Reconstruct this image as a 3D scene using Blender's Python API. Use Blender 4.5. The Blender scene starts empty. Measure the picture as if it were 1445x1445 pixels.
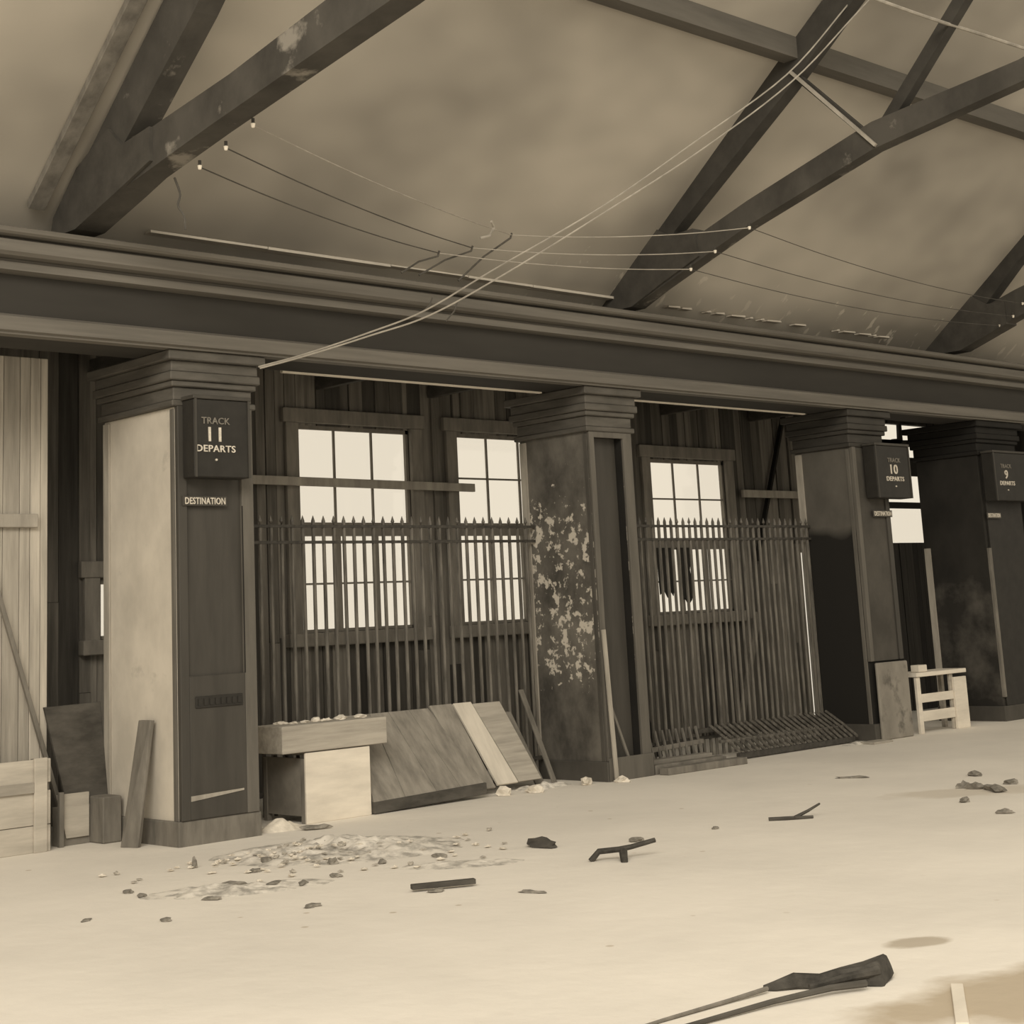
import bpy, bmesh, math, random
from mathutils import Vector, Matrix
random.seed(7)
S = bpy.context.scene
C = S.collection

# ------------------------------------------------------------------ camera
cam = bpy.data.objects.new('camera', bpy.data.cameras.new('camera'))
C.objects.link(cam)
cam.data.sensor_width = 36.0
cam.data.lens = 57.0176
cam.data.shift_x = 0.01429
cam.data.shift_y = -0.2015
cam.data.clip_end = 300
cam.matrix_world = Matrix(((0.73042139, -0.09419275, -0.67647049, 0),
                           (-0.68122097, -0.1718471, -0.71162249, 0),
                           (-0.04921982, 0.98061017, -0.18968687, 1.6),
                           (0, 0, 0, 1)))
S.camera = cam
# ------------------------------------------------------------------ world, light, exposure
S.view_settings.view_transform = 'Standard'
S.view_settings.look = 'None'
S.view_settings.exposure = 0.0
S.view_settings.gamma = 1.0
S.view_settings.use_curve_mapping = False
W = bpy.data.worlds.new('overcast_sky'); S.world = W
W.use_nodes = True
bg = W.node_tree.nodes['Background']
bg.inputs[0].default_value = (0.86, 0.775, 0.63, 1)
bg.inputs[1].default_value = 1.0

def area(name, loc, target, sx, sy, power, col=(1, 0.92, 0.79)):
    l = bpy.data.lights.new(name, 'AREA'); l.shape = 'RECTANGLE'
    l.size = sx; l.size_y = sy; l.energy = power; l.color = col
    o = bpy.data.objects.new(name, l); C.objects.link(o)
    o.location = loc
    o.rotation_euler = (Vector(target) - Vector(loc)).to_track_quat('-Z', 'Y').to_euler()
    return o
area('roof_skylight', (-9.0, -6.0, 14.0), (9.0, 9.5, 0.5), 16, 9, 4600)  # added unseen light, behind left of the camera, brightening floor and piers

# ------------------------------------------------------------------ materials
TINT = (1.0, 0.92, 0.79)
def tint(v, k=1.0):
    return (min(v, 1), min(v * (1 - (1 - TINT[1]) * k), 1), min(v * (1 - (1 - TINT[2]) * k), 1), 1)

def material(name, v, v2=None, scale=(4, 4, 4), detail=6, rough=0.85, island=0.0, bump=0.15, lo=0.35, hi=0.65, spec=0.3, k=1.0):
    """mottled material: two tones mixed by noise, optional tone per board"""
    m = bpy.data.materials.new(name); m.use_nodes = True
    nt = m.node_tree; N = nt.nodes; L = nt.links
    b = N['Principled BSDF']; b.inputs['Roughness'].default_value = rough
    b.inputs['Specular IOR Level'].default_value = spec
    if v2 is None: v2 = v * 0.8
    tc = N.new('ShaderNodeTexCoord'); mp = N.new('ShaderNodeMapping'); mp.inputs['Scale'].default_value = scale
    L.new(tc.outputs['Object'], mp.inputs[0])
    vec = mp.outputs[0]
    if island > 0:
        g = N.new('ShaderNodeNewGeometry')
        ad = N.new('ShaderNodeVectorMath'); ad.operation = 'ADD'
        ml = N.new('ShaderNodeMath'); ml.operation = 'MULTIPLY'; ml.inputs[1].default_value = 37.0
        L.new(g.outputs['Random Per Island'], ml.inputs[0])
        L.new(vec, ad.inputs[0]); L.new(ml.outputs[0], ad.inputs[1]); vec = ad.outputs[0]
    nz = N.new('ShaderNodeTexNoise'); nz.inputs['Scale'].default_value = 1.0; nz.inputs['Detail'].default_value = detail
    nz.inputs['Roughness'].default_value = 0.62
    L.new(vec, nz.inputs['Vector'])
    rp = N.new('ShaderNodeValToRGB')
    rp.color_ramp.elements[0].position = lo; rp.color_ramp.elements[0].color = tint(v2, k)
    rp.color_ramp.elements[1].position = hi; rp.color_ramp.elements[1].color = tint(v, k)
    L.new(nz.outputs['Fac'], rp.inputs[0])
    out = rp.outputs[0]
    if island > 0:
        mr = N.new('ShaderNodeMapRange'); mr.inputs['To Min'].default_value = 1 - island; mr.inputs['To Max'].default_value = 1 + island
        L.new(g.outputs['Random Per Island'], mr.inputs[0])
        vm = N.new('ShaderNodeVectorMath'); vm.operation = 'SCALE'
        L.new(out, vm.inputs[0]); L.new(mr.outputs[0], vm.inputs['Scale']); out = vm.outputs[0]
    L.new(out, b.inputs['Base Color'])
    bp = N.new('ShaderNodeBump'); bp.inputs['Strength'].default_value = bump; bp.inputs['Distance'].default_value = 0.02
    L.new(nz.outputs['Fac'], bp.inputs['Height']); L.new(bp.outputs[0], b.inputs['Normal'])
    return m

def patchy(name, base, base2, patch, scale, thr, width=0.03, zlo=None, zhi=None, extra=None, rough=0.9):
    """base mottling with shaped patches (peeling paint, stains); patches thin out outside zlo..zhi"""
    m = material(name, base, base2, scale=(2, 2, 1.4), rough=rough)
    nt = m.node_tree; N = nt.nodes; L = nt.links; b = N['Principled BSDF']
    src = b.inputs['Base Color'].links[0].from_socket
    tc = N.new('ShaderNodeTexCoord')
    nz = N.new('ShaderNodeTexNoise'); nz.inputs['Scale'].default_value = scale; nz.inputs['Detail'].default_value = 8
    nz.inputs['Roughness'].default_value = 0.6
    L.new(tc.outputs['Object'], nz.inputs['Vector'])
    val = nz.outputs['Fac']
    if zlo is not None:
        sp = N.new('ShaderNodeSeparateXYZ'); L.new(tc.outputs['Object'], sp.inputs[0])
        a = N.new('ShaderNodeMapRange'); a.interpolation_type = 'SMOOTHSTEP'
        a.inputs['From Min'].default_value = zlo[0]; a.inputs['From Max'].default_value = zlo[1]
        a.inputs['To Min'].default_value = -0.25; a.inputs['To Max'].default_value = 0
        L.new(sp.outputs['Z'], a.inputs[0])
        c = N.new('ShaderNodeMapRange'); c.interpolation_type = 'SMOOTHSTEP'
        c.inputs['From Min'].default_value = zhi[0]; c.inputs['From Max'].default_value = zhi[1]
        c.inputs['To Min'].default_value = 0; c.inputs['To Max'].default_value = -0.25
        L.new(sp.outputs['Z'], c.inputs[0])
        s1 = N.new('ShaderNodeMath'); s2 = N.new('ShaderNodeMath')
        L.new(a.outputs[0], s1.inputs[0]); L.new(c.outputs[0], s1.inputs[1])
        L.new(s1.outputs[0], s2.inputs[0]); L.new(val, s2.inputs[1]); val = s2.outputs[0]
    mr = N.new('ShaderNodeMapRange'); mr.inputs['From Min'].default_value = thr; mr.inputs['From Max'].default_value = thr + width
    L.new(val, mr.inputs[0])
    mx = N.new('ShaderNodeMix'); mx.data_type = 'RGBA'
    L.new(mr.outputs[0], mx.inputs[0]); L.new(src, mx.inputs[6]); mx.inputs[7].default_value = tint(patch)
    L.new(mx.outputs[2], b.inputs['Base Color'])
    return m

M = {}
M['plaster_pale'] = patchy('pale_plaster', 0.60, 0.46, 0.32, 1.6, 0.60, 0.12)
M['plaster_peel'] = patchy('peeling_paint', 0.17, 0.055, 0.55, 11.0, 0.525, 0.05, zlo=(0.1, 1.4), zhi=(2.3, 3.6))
M['plaster_dark'] = material('dark_plaster', 0.10, 0.055, (1.5, 1.5, 1))
M['plaster_soot'] = patchy('sooty_plaster', 0.03, 0.018, 0.085, 1.9, 0.44, 0.22, zlo=(0.0, 0.3), zhi=(1.3, 2.3))  # shade painted in: black upper part, lighter brown patches low down
M['tar'] = material('tarred_surface', 0.018, 0.012, (3, 3, 2))  # near-black tone for dark parts and for shade painted inside the slot
M['dark_paint'] = material('dark_painted_wood', 0.065, 0.05, (9, 9, 1.2), bump=0.08, rough=0.6)
M['mid_paint'] = material('worn_painted_wood', 0.14, 0.10, (9, 9, 1.2), bump=0.1, rough=0.7)
M['black_paint'] = material('black_paint', 0.030, 0.022, (6, 6, 6), rough=0.55)
M['mould_x'] = material('moulding_paint', 0.165, 0.115, (0.6, 14, 14), bump=0.05, rough=0.7)
M['cap_dark'] = material('dark_capital_paint', 0.06, 0.04, (3, 3, 14), bump=0.05, rough=0.7)
M['cap_paint'] = material('capital_paint', 0.12, 0.08, (3, 3, 14), bump=0.05, rough=0.7)
M['frieze'] = material('frieze_paint', 0.045, 0.035, (0.5, 3, 3), bump=0.05)
M['trim_pale'] = material('pale_trim_wood', 0.42, 0.28, (8, 8, 1.5))
M['strip_pale'] = material('pale_painted_strip', 0.62, 0.45, (1.5, 9, 9))
M['strip_white'] = material('white_strip', 0.9, 0.8, (2, 6, 6))
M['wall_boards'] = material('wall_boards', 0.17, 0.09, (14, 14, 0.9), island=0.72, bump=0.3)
M['hoarding'] = material('pale_hoarding_boards', 0.50, 0.30, (12, 12, 0.8), island=0.15, bump=0.3)
M['wall_tarred'] = material('tarred_boards', 0.03, 0.018, (14, 14, 0.9), island=0.4, bump=0.3)  # copy of the wall boards, colour darkened to paint deep shade
M['casing'] = material('window_casing_wood', 0.26, 0.17, (10, 10, 2))
M['sash'] = material('sash_wood', 0.24, 0.18, (10, 10, 2))
M['iron'] = material('fence_iron', 0.17, 0.07, (20, 20, 3), rough=0.5, bump=0.1)
M['iron_dark'] = material('dark_iron', 0.07, 0.035, (20, 20, 20), rough=0.6)
M['truss'] = material('roof_timber', 0.055, 0.035, (3, 3, 3), bump=0.2)
M['truss_dusty'] = patchy('dusty_roof_timber', 0.08, 0.045, 0.24, 2.2, 0.60, 0.08)
M['purlin'] = material('purlin_timber', 0.13, 0.09, (0.6, 5, 5))
M['plank_x'] = material('raw_plank_long', 0.45, 0.30, (1.2, 14, 14), bump=0.3)
M['plank_mid'] = material('raw_plank', 0.29, 0.17, (9, 3, 3), bump=0.3, island=0.12)
M['plank_pale'] = material('pale_raw_plank', 0.68, 0.55, (9, 2, 2), bump=0.2)
M['block_pale'] = material('whitewashed_wood', 0.78, 0.62, (1.5, 3, 7), bump=0.15)
M['block_side'] = material('box_side_board', 0.26, 0.17, (3, 3, 3))
M['wood_dark'] = material('dark_weathered_wood', 0.10, 0.05, (3, 3, 8), bump=0.3)
M['wood_mid'] = material('weathered_wood', 0.22, 0.13, (8, 8, 2), bump=0.3)
M['kick'] = patchy('bleached_kick_board', 0.30, 0.2, 0.13, 3.0, 0.55, 0.1)
M['crate'] = material('crate_board', 0.52, 0.38, (1.4, 9, 9), bump=0.2, island=0.12)
M['char'] = material('charred_wood', 0.10, 0.02, (9, 9, 9), bump=0.5, lo=0.3, hi=0.75)
M['rubble'] = material('rubble_stone', 0.30, 0.14, (14, 14, 14), bump=0.4)
M['crumb'] = material('plaster_crumb', 0.48, 0.3, (14, 14, 14), bump=0.4)
M['rubble_pale'] = material('pale_plaster_lump', 0.78, 0.6, (14, 14, 14), bump=0.4)
M['letters'] = material('sign_lettering', 0.72, 0.5, (30, 30, 30), bump=0)
M['letters_dim'] = material('faded_sign_lettering', 0.24, 0.14, (30, 30, 30), bump=0)
M['cable'] = material('pale_cable_cover', 0.42, 0.26, (6, 6, 6), bump=0.05)
M['wire'] = material('dark_wire', 0.10, 0.06, (6, 6, 6), bump=0.05)
M['wire_pale'] = material('pale_wire', 0.42, 0.3, (6, 6, 6), bump=0.05)
M['porcelain'] = material('white_porcelain', 0.85, 0.75, (6, 6, 6), rough=0.3)
M['cloth'] = material('dark_cloth', 0.035, 0.02, (6, 6, 2))
M['gusset'] = material('gusset_timber', 0.075, 0.045, (3, 3, 3))

def glass():
    m = bpy.data.materials.new('window_glass'); m.use_nodes = True
    nt = m.node_tree; N = nt.nodes; L = nt.links
    N.remove(N['Principled BSDF'])
    t = N.new('ShaderNodeBsdfTransparent'); t.inputs[0].default_value = (0.99, 0.985, 0.975, 1)
    g = N.new('ShaderNodeBsdfGlossy'); g.inputs['Roughness'].default_value = 0.05
    f = N.new('ShaderNodeValue'); f.outputs[0].default_value = 0.03
    mx = N.new('ShaderNodeMixShader')
    L.new(f.outputs[0], mx.inputs[0]); L.new(t.outputs[0], mx.inputs[1]); L.new(g.outputs[0], mx.inputs[2])
    L.new(mx.outputs[0], N['Material Output'].inputs[0])
    return m
M['glass'] = glass()

def floor_material():
    m = material('dusty_floor', 0.80, 0.70, (0.5, 0.5, 0.5), bump=0.0, rough=0.95, k=0.72, lo=0.3, hi=0.6)
    nt = m.node_tree; N = nt.nodes; L = nt.links; b = N['Principled BSDF']
    src = b.inputs['Base Color'].links[0].from_socket
    tc = N.new('ShaderNodeTexCoord')
    def noise(s, d=5):
        n = N.new('ShaderNodeTexNoise'); n.inputs['Scale'].default_value = s; n.inputs['Detail'].default_value = d
        L.new(tc.outputs['Object'], n.inputs['Vector']); return n
    def blob(cx, cy, rx, ry, rot, src, col, strength, wob=0.6):
        # a stain with its own place, outline and ragged edge
        mp = N.new('ShaderNodeMapping'); mp.vector_type = 'TEXTURE'
        mp.inputs['Location'].default_value = (cx, cy, 0); mp.inputs['Rotation'].default_value = (0, 0, rot)
        mp.inputs['Scale'].default_value = (rx, ry, 1)
        L.new(tc.outputs['Object'], mp.inputs[0])
        ln = N.new('ShaderNodeVectorMath'); ln.operation = 'LENGTH'; L.new(mp.outputs[0], ln.inputs[0])
        n = noise(2.6)
        a = N.new('ShaderNodeMath'); a.operation = 'MULTIPLY_ADD'; a.inputs[1].default_value = wob * 2
        L.new(n.outputs['Fac'], a.inputs[0]); L.new(ln.outputs['Value'], a.inputs[2])
        r = N.new('ShaderNodeMapRange'); r.inputs['From Min'].default_value = 1.0 + wob; r.inputs['From Max'].default_value = 0.65 + wob
        r.inputs['To Max'].default_value = strength
        L.new(a.outputs[0], r.inputs[0])
        mx = N.new('ShaderNodeMix'); mx.data_type = 'RGBA'
        L.new(r.outputs[0], mx.inputs[0]); L.new(src, mx.inputs[6]); mx.inputs[7].default_value = col
        return mx.outputs[2]
    brown = (0.42, 0.345, 0.245, 1)
    src = blob(6.35, 3.7, 1.0, 0.42, -0.25, src, brown, 0.85)
    src = blob(6.95, 4.62, 0.22, 0.13, -0.3, src, (0.36, 0.30, 0.22, 1), 0.7, 0.8)
    src = blob(12.4, 7.6, 0.9, 0.35, -0.6, src, brown, 0.35)
    # small grit specks
    v = N.new('ShaderNodeTexVoronoi'); v.inputs['Scale'].default_value = 3.2; L.new(tc.outputs['Object'], v.inputs['Vector'])
    n2 = noise(0.55, 3)
    r1 = N.new('ShaderNodeMapRange'); r1.inputs['From Min'].default_value = 0.085; r1.inputs['From Max'].default_value = 0.05
    L.new(v.outputs['Distance'], r1.inputs[0])
    r2 = N.new('ShaderNodeMapRange'); r2.inputs['From Min'].default_value = 0.5; r2.inputs['From Max'].default_value = 0.62; r2.inputs['To Max'].default_value = 0.55
    L.new(n2.outputs['Fac'], r2.inputs[0])
    mu = N.new('ShaderNodeMath'); mu.operation = 'MULTIPLY'; L.new(r1.outputs[0], mu.inputs[0]); L.new(r2.outputs[0], mu.inputs[1])
    mx = N.new('ShaderNodeMix'); mx.data_type = 'RGBA'; L.new(mu.outputs[0], mx.inputs[0]); L.new(src, mx.inputs[6])
    mx.inputs[7].default_value = (0.36, 0.27, 0.17, 1)
    L.new(mx.outputs[2], b.inputs['Base Color'])
    n3 = noise(6, 8)
    bp = N.new('ShaderNodeBump'); bp.inputs['Strength'].default_value = 0.25; bp.inputs['Distance'].default_value = 0.03
    L.new(n3.outputs['Fac'], bp.inputs['Height']); L.new(bp.outputs[0], b.inputs['Normal'])
    return m
M['floor'] = floor_material()

def ceiling_material():
    m = material('stained_ceiling', 0.50, 0.25, (0.3, 0.42, 0.42), detail=3, bump=0.03, lo=0.34, hi=0.66)
    nt = m.node_tree; N = nt.nodes; L = nt.links; b = N['Principled BSDF']
    src = b.inputs['Base Color'].links[0].from_socket
    tc = N.new('ShaderNodeTexCoord'); sp = N.new('ShaderNodeSeparateXYZ'); L.new(tc.outputs['Object'], sp.inputs[0])
    # flaking whitewash along the low edge of the boards
    mp = N.new('ShaderNodeMapping'); mp.inputs['Scale'].default_value = (5, 2.2, 2.2); L.new(tc.outputs['Object'], mp.inputs[0])
    nz = N.new('ShaderNodeTexNoise'); nz.inputs['Scale'].default_value = 1.6; nz.inputs['Detail'].default_value = 6; L.new(mp.outputs[0], nz.inputs['Vector'])
    a = N.new('ShaderNodeMapRange'); a.inputs['From Min'].default_value = 10.2; a.inputs['From Max'].default_value = 11.3
    a.inputs['To Min'].default_value = -0.3; a.inputs['To Max'].default_value = 0.0; L.new(sp.outputs['Y'], a.inputs[0])
    a2 = N.new('ShaderNodeMapRange'); a2.inputs['From Min'].default_value = 10.0; a2.inputs['From Max'].default_value = 11.5
    a2.inputs['To Min'].default_value = -0.3; a2.inputs['To Max'].default_value = 0.0; L.new(sp.outputs['X'], a2.inputs[0])
    s = N.new('ShaderNodeMath'); L.new(nz.outputs['Fac'], s.inputs[0]); L.new(a.outputs[0], s.inputs[1])
    s2 = N.new('ShaderNodeMath'); L.new(s.outputs[0], s2.inputs[0]); L.new(a2.outputs[0], s2.inputs[1])
    r = N.new('ShaderNodeMapRange'); r.inputs['From Min'].default_value = 0.61; r.inputs['From Max'].default_value = 0.65; r.inputs['To Max'].default_value = 0.7
    L.new(s2.outputs[0], r.inputs[0])
    mx = N.new('ShaderNodeMix'); mx.data_type = 'RGBA'; L.new(r.outputs[0], mx.inputs[0]); L.new(src, mx.inputs[6]); mx.inputs[7].default_value = tint(0.6)
    L.new(mx.outputs[2], b.inputs['Base Color'])
    return m
M['ceiling'] = ceiling_material()

# ------------------------------------------------------------------ helpers
class MB:
    def __init__(s, origin=(0, 0, 0)):
        s.b = bmesh.new(); s.o = Vector(origin)
    def box(s, x0, x1, y0, y1, z0, z1, bev=0.0):
        return s.hexa([(x0, y0, z0), (x1, y0, z0), (x1, y1, z0), (x0, y1, z0), (x0, y0, z1), (x1, y0, z1), (x1, y1, z1), (x0, y1, z1)], bev)
    def hexa(s, P, bev=0.0):
        vs = [s.b.verts.new(Vector(p) - s.o) for p in P]
        fs = [s.b.faces.new([vs[i] for i in f]) for f in ((3, 2, 1, 0), (4, 5, 6, 7), (0, 1, 5, 4), (1, 2, 6, 5), (2, 3, 7, 6), (3, 0, 4, 7))]
        if bev > 0:
            es = list({e for f in fs for e in f.edges})
            bmesh.ops.bevel(s.b, geom=es, offset=bev, segments=1, affect='EDGES', clamp_overlap=True)
        return s
    def bar(s, p, q, w, t, up=(0, 0, 1), bev=0.0):
        """rectangular bar from p to q; w across 'up x dir', t along up"""
        p = Vector(p); q = Vector(q); d = (q - p).normalized()
        a = d.cross(Vector(up)).normalized() * (w / 2); c = a.cross(d).normalized() * (t / 2)
        return s.hexa([p - a - c, p + a - c, q + a - c, q - a - c, p - a + c, p + a + c, q + a + c, q - a + c], bev)
    def tube(s, pts, r, n=8, r2=None):
        pts = [Vector(p) - s.o for p in pts]; rings = []
        for i, p in enumerate(pts):
            d = (pts[min(i + 1, len(pts) - 1)] - pts[max(i - 1, 0)]).normalized()
            u = d.cross(Vector((0, 0, 1)))
            if u.length < 1e-3: u = d.cross(Vector((1, 0, 0)))
            u.normalize(); v = d.cross(u).normalized()
            rr = r if r2 is None else r + (r2 - r) * i / (len(pts) - 1)
            rings.append([s.b.verts.new(p + (u * math.cos(2 * math.pi * k / n) + v * math.sin(2 * math.pi * k / n)) * rr) for k in range(n)])
        for i in range(len(rings) - 1):
            for k in range(n):
                s.b.faces.new([rings[i][k], rings[i][(k + 1) % n], rings[i + 1][(k + 1) % n], rings[i + 1][k]])
        s.b.faces.new(rings[0][::-1]); s.b.faces.new(rings[-1])
        return s
    def extrude_x(s, prof, x0, x1):
        """closed profile of (y,z) run along x"""
        a = [s.b.verts.new(Vector((x0, y, z)) - s.o) for y, z in prof]
        c = [s.b.verts.new(Vector((x1, y, z)) - s.o) for y, z in prof]
        n = len(prof)
        for i in range(n): s.b.faces.new([a[i], a[(i + 1) % n], c[(i + 1) % n], c[i]])
        s.b.faces.new(a[::-1]); s.b.faces.new(c)
        return s
    def prism_y(s, poly, y0, y1):
        """closed outline of (x,z) with thickness y0..y1"""
        a = [s.b.verts.new(Vector((x, y0, z)) - s.o) for x, z in poly]
        c = [s.b.verts.new(Vector((x, y1, z)) - s.o) for x, z in poly]
        n = len(poly)
        for i in range(n): s.b.faces.new([a[i], a[(i + 1) % n], c[(i + 1) % n], c[i]])
        s.b.faces.new(a[::-1]); s.b.faces.new(c)
        return s
    def prism_x(s, poly, x0, x1):
        return s.extrude_x(poly, x0, x1)
    def rock(s, c, r, flat=0.6, jit=0.35):
        m = Matrix.Translation(Vector(c) - s.o) @ Matrix.Rotation(random.random() * 6, 4, 'Z')
        res = bmesh.ops.create_icosphere(s.b, subdivisions=2, radius=1.0)
        for v in res['verts']:
            k = 1 + random.uniform(-jit, jit)
            v.co = m @ Vector((v.co.x * r[0] * k, v.co.y * r[1] * k, max(v.co.z * r[2] * k, -flat * r[2])))
        return s
    def build(s, name, mat, parent=None, loc=None):
        bmesh.ops.recalc_face_normals(s.b, faces=s.b.faces)
        me = bpy.data.meshes.new(name); s.b.to_mesh(me); s.b.free()
        o = bpy.data.objects.new(name, me); C.objects.link(o)
        me.materials.append(mat)
        if parent is not None: o.parent = parent
        else: o.location = s.o
        return o

def tag(o, label, cat, group=None, kind=None):
    if label: o['label'] = label
    if cat: o['category'] = cat
    if group: o['group'] = group
    if kind: o['kind'] = kind
    return o
def thing(name, loc, label, cat, group=None):
    o = bpy.data.objects.new(name, None); o.empty_display_size = 0.2
    C.objects.link(o); o.location = loc
    return tag(o, label, cat, group)
def part(mb, name, mat, parent):
    return mb.build(name, mat, parent)
def text_part(txt, x, z, w, h, y, mat, parent, name, origin, depth=0.004):
    cu = bpy.data.curves.new('tmp_text', 'FONT'); cu.body = txt; cu.align_x = 'CENTER'; cu.align_y = 'CENTER'
    cu.extrude = 0.01; cu.resolution_u = 3; cu.offset = 0.012; cu.space_character = 1.08
    to = bpy.data.objects.new('tmp_text', cu); C.objects.link(to)
    dg = bpy.context.evaluated_depsgraph_get(); dg.update()
    me = bpy.data.meshes.new_from_object(to.evaluated_get(dg))
    bpy.data.objects.remove(to)
    xs = [v.co.x for v in me.vertices]; ys = [v.co.y for v in me.vertices]
    sx = w / (max(xs) - min(xs)); sy = h / (max(ys) - min(ys)); cx = (max(xs) + min(xs)) / 2; cy = (max(ys) + min(ys)) / 2
    for v in me.vertices:
        X = x + (v.co.x - cx) * sx; Z = z + (v.co.y - cy) * sy; Y = y - depth + (-v.co.z / 0.01) * depth
        v.co = Vector((X, Y, Z)) - Vector(origin)
    me.materials.clear(); me.materials.append(mat); me.name = name
    o = bpy.data.objects.new(name, me); C.objects.link(o); o.parent = parent
    return o

# ------------------------------------------------------------------ shell
f = MB((0, 0, 0)); f.box(-14, 46, -8, 13.8, -0.3, 0)
tag(f.build('floor', M['floor']), 'pale dusty concourse floor littered with rubble', 'floor', kind='structure')

def cz(y): return 4.93 + 0.8 * (11.5 - y)
c = MB(); P = [(11.75, cz(11.75)), (6.0, cz(6.0)), (6.0, cz(6.0) + 0.12), (11.75, cz(11.75) + 0.12)]
c.extrude_x(P, -12, 44)
tag(c.build('ceiling', M['ceiling']), 'stained sloping ceiling rising over the concourse', 'ceiling', kind='structure')

YW = 13.65
# openings in the rear wall: (x0,x1,z0,z1)
OPEN = [(10.0, 11.52, 1.56, 3.69), (12.2, 13.72, 1.56, 3.69), (15.46, 16.96, 1.56, 3.5), (7.7, 9.0, 1.6, 2.14),
        (18.42, 19.4, 0.0, 2.3), (20.3, 22.2, 2.42, 4.2)]
WTOP = 4.34
w1 = MB(); w2 = MB()
edges = sorted({v for o in OPEN for v in o[:2]})
x = -3.0
while x < 32:
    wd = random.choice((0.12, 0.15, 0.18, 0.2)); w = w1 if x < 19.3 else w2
    x1 = x + wd
    for e in edges:
        if x + 0.01 < e < x1 - 0.0: x1 = e; break
    cuts = [(o[2], o[3]) for o in OPEN if o[0] < x1 - 1e-3 and o[1] > x + 1e-3]
    segs = [(0.0, WTOP)]
    for a, b_ in cuts:
        ns = []
        for s0, s1 in segs:
            if b_ <= s0 or a >= s1: ns.append((s0, s1)); continue
            if a > s0 + 1e-3: ns.append((s0, a))
            if b_ < s1 - 1e-3: ns.append((b_, s1))
        segs = ns
    dy = random.choice((0, 0, 0.012, 0.02))
    for s0, s1 in segs:
        # long runs are pieced from two lengths of board
        if s1 - s0 > 3 and random.random() < 0.4:
            m_ = random.uniform(1.0, 2.0)
            w.box(x + 0.003, x1 - 0.003, YW + dy, YW + 0.05, s0, m_); w.box(x + 0.003, x1 - 0.003, YW + dy + 0.006, YW + 0.05, m_ + 0.004, s1)
        else:
            w.box(x + 0.003, x1 - 0.003, YW + dy, YW + 0.05, s0, s1)
    # outer backing so no daylight shows through the joints
    for s0, s1 in segs: w.box(x, x1, YW + 0.05, YW + 0.09, s0, s1)
    x = x1
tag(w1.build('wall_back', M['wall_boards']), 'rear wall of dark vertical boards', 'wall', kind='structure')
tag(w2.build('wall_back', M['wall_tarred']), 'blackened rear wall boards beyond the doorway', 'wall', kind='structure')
rc = MB(); rc.box(-3, 32, 11.71, YW + 0.09, WTOP, WTOP + 0.1)
tag(rc.build('ceiling', M['wood_dark']), 'low boarded ceiling behind the beam', 'ceiling', kind='structure')
er = MB(); er.box(32, 32.2, 6, YW, 0, 9)
tag(er.build('wall_right', M['plaster_dark']), 'far end wall', 'wall', kind='structure')
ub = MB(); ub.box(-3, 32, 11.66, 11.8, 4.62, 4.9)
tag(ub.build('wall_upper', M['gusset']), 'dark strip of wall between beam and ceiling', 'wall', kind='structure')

# entablature
prof = [(11.95, 3.87), (11.13, 3.87), (11.13, 3.885), (11.10, 3.895), (11.10, 4.00), (11.13, 4.02), (11.16, 4.03), (11.22, 4.035), (11.22, 4.345), (11.17, 4.35), (11.12, 4.36),
        (11.12, 4.42), (11.16, 4.425), (11.16, 4.45), (11.05, 4.455), (11.02, 4.48), (11.01, 4.565), (11.02, 4.57), (11.07, 4.575), (11.07, 4.59), (10.96, 4.595), (10.94, 4.61), (10.93, 4.64),
        (10.95, 4.65), (11.65, 4.67), (11.95, 4.6)]
en = thing('entablature_beam', (7, 11.5, 3.87), 'long dark moulded beam carried by the row of piers', 'beam')
b = MB((7, 11.5, 3.87)); b.extrude_x([(11.70, 3.87), (11.24, 3.87), (11.24, 4.6), (11.70, 4.6)], -4, 32); part(b, 'core', M['frieze'], en)
b = MB((7, 11.5, 3.87)); b.extrude_x([(11.24, 3.87), (11.13, 3.87), (11.13, 3.885), (11.10, 3.895), (11.10, 4.00), (11.13, 4.02), (11.16, 4.03), (11.24, 4.035)], -4, 32); part(b, 'fascia', M['mould_x'], en)
b = MB((7, 11.5, 3.87)); b.extrude_x([(11.24, 4.035), (11.22, 4.04), (11.22, 4.345), (11.24, 4.345)], -4, 32); part(b, 'frieze_board', M['frieze'], en)
b = MB((7, 11.5, 3.87)); b.extrude_x([(11.24, 4.345)] + prof[9:24] + [(11.65, 4.66), (11.65, 4.60), (11.24, 4.60)], -4, 32); part(b, 'cornice', M['mould_x'], en)
b = MB(); b.box(8.45, 11.7, 11.71, 11.75, 3.857, 3.882); b.box(12.75, 16.2, 11.71, 11.75, 3.857, 3.882)  # white strip stands in for the light line at the beam's rear edge
tag(b.build('trim_1', M['strip_white']), 'thin pale rail behind the underside of the beam', 'trim', kind='structure')
b = MB()
xx = 6.95
while xx < 12.6:
    ln = random.uniform(0.7, 1.6); b.box(xx, min(xx + ln, 12.6), 11.44, 11.56, 4.895 + random.uniform(-.006, .006), 4.915); xx += ln + 0.01
xx = 13.0
while xx < 17.6:
    ln = random.uniform(.06, .34)
    if random.random() < .75: b.hexa([(xx, 11.44, 4.885), (xx + ln, 11.44, 4.89), (xx + ln, 11.52, 4.89), (xx, 11.52, 4.885), (xx + .01, 11.44, 4.9), (xx + ln - .01, 11.44, 4.912), (xx + ln, 11.52, 4.91), (xx, 11.52, 4.9)])
    xx += ln + random.uniform(.02, .16)
tag(b.build('trim_2', M['strip_pale']), 'pale broken strip along the foot of the sloping ceiling', 'trim', kind='structure')

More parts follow.
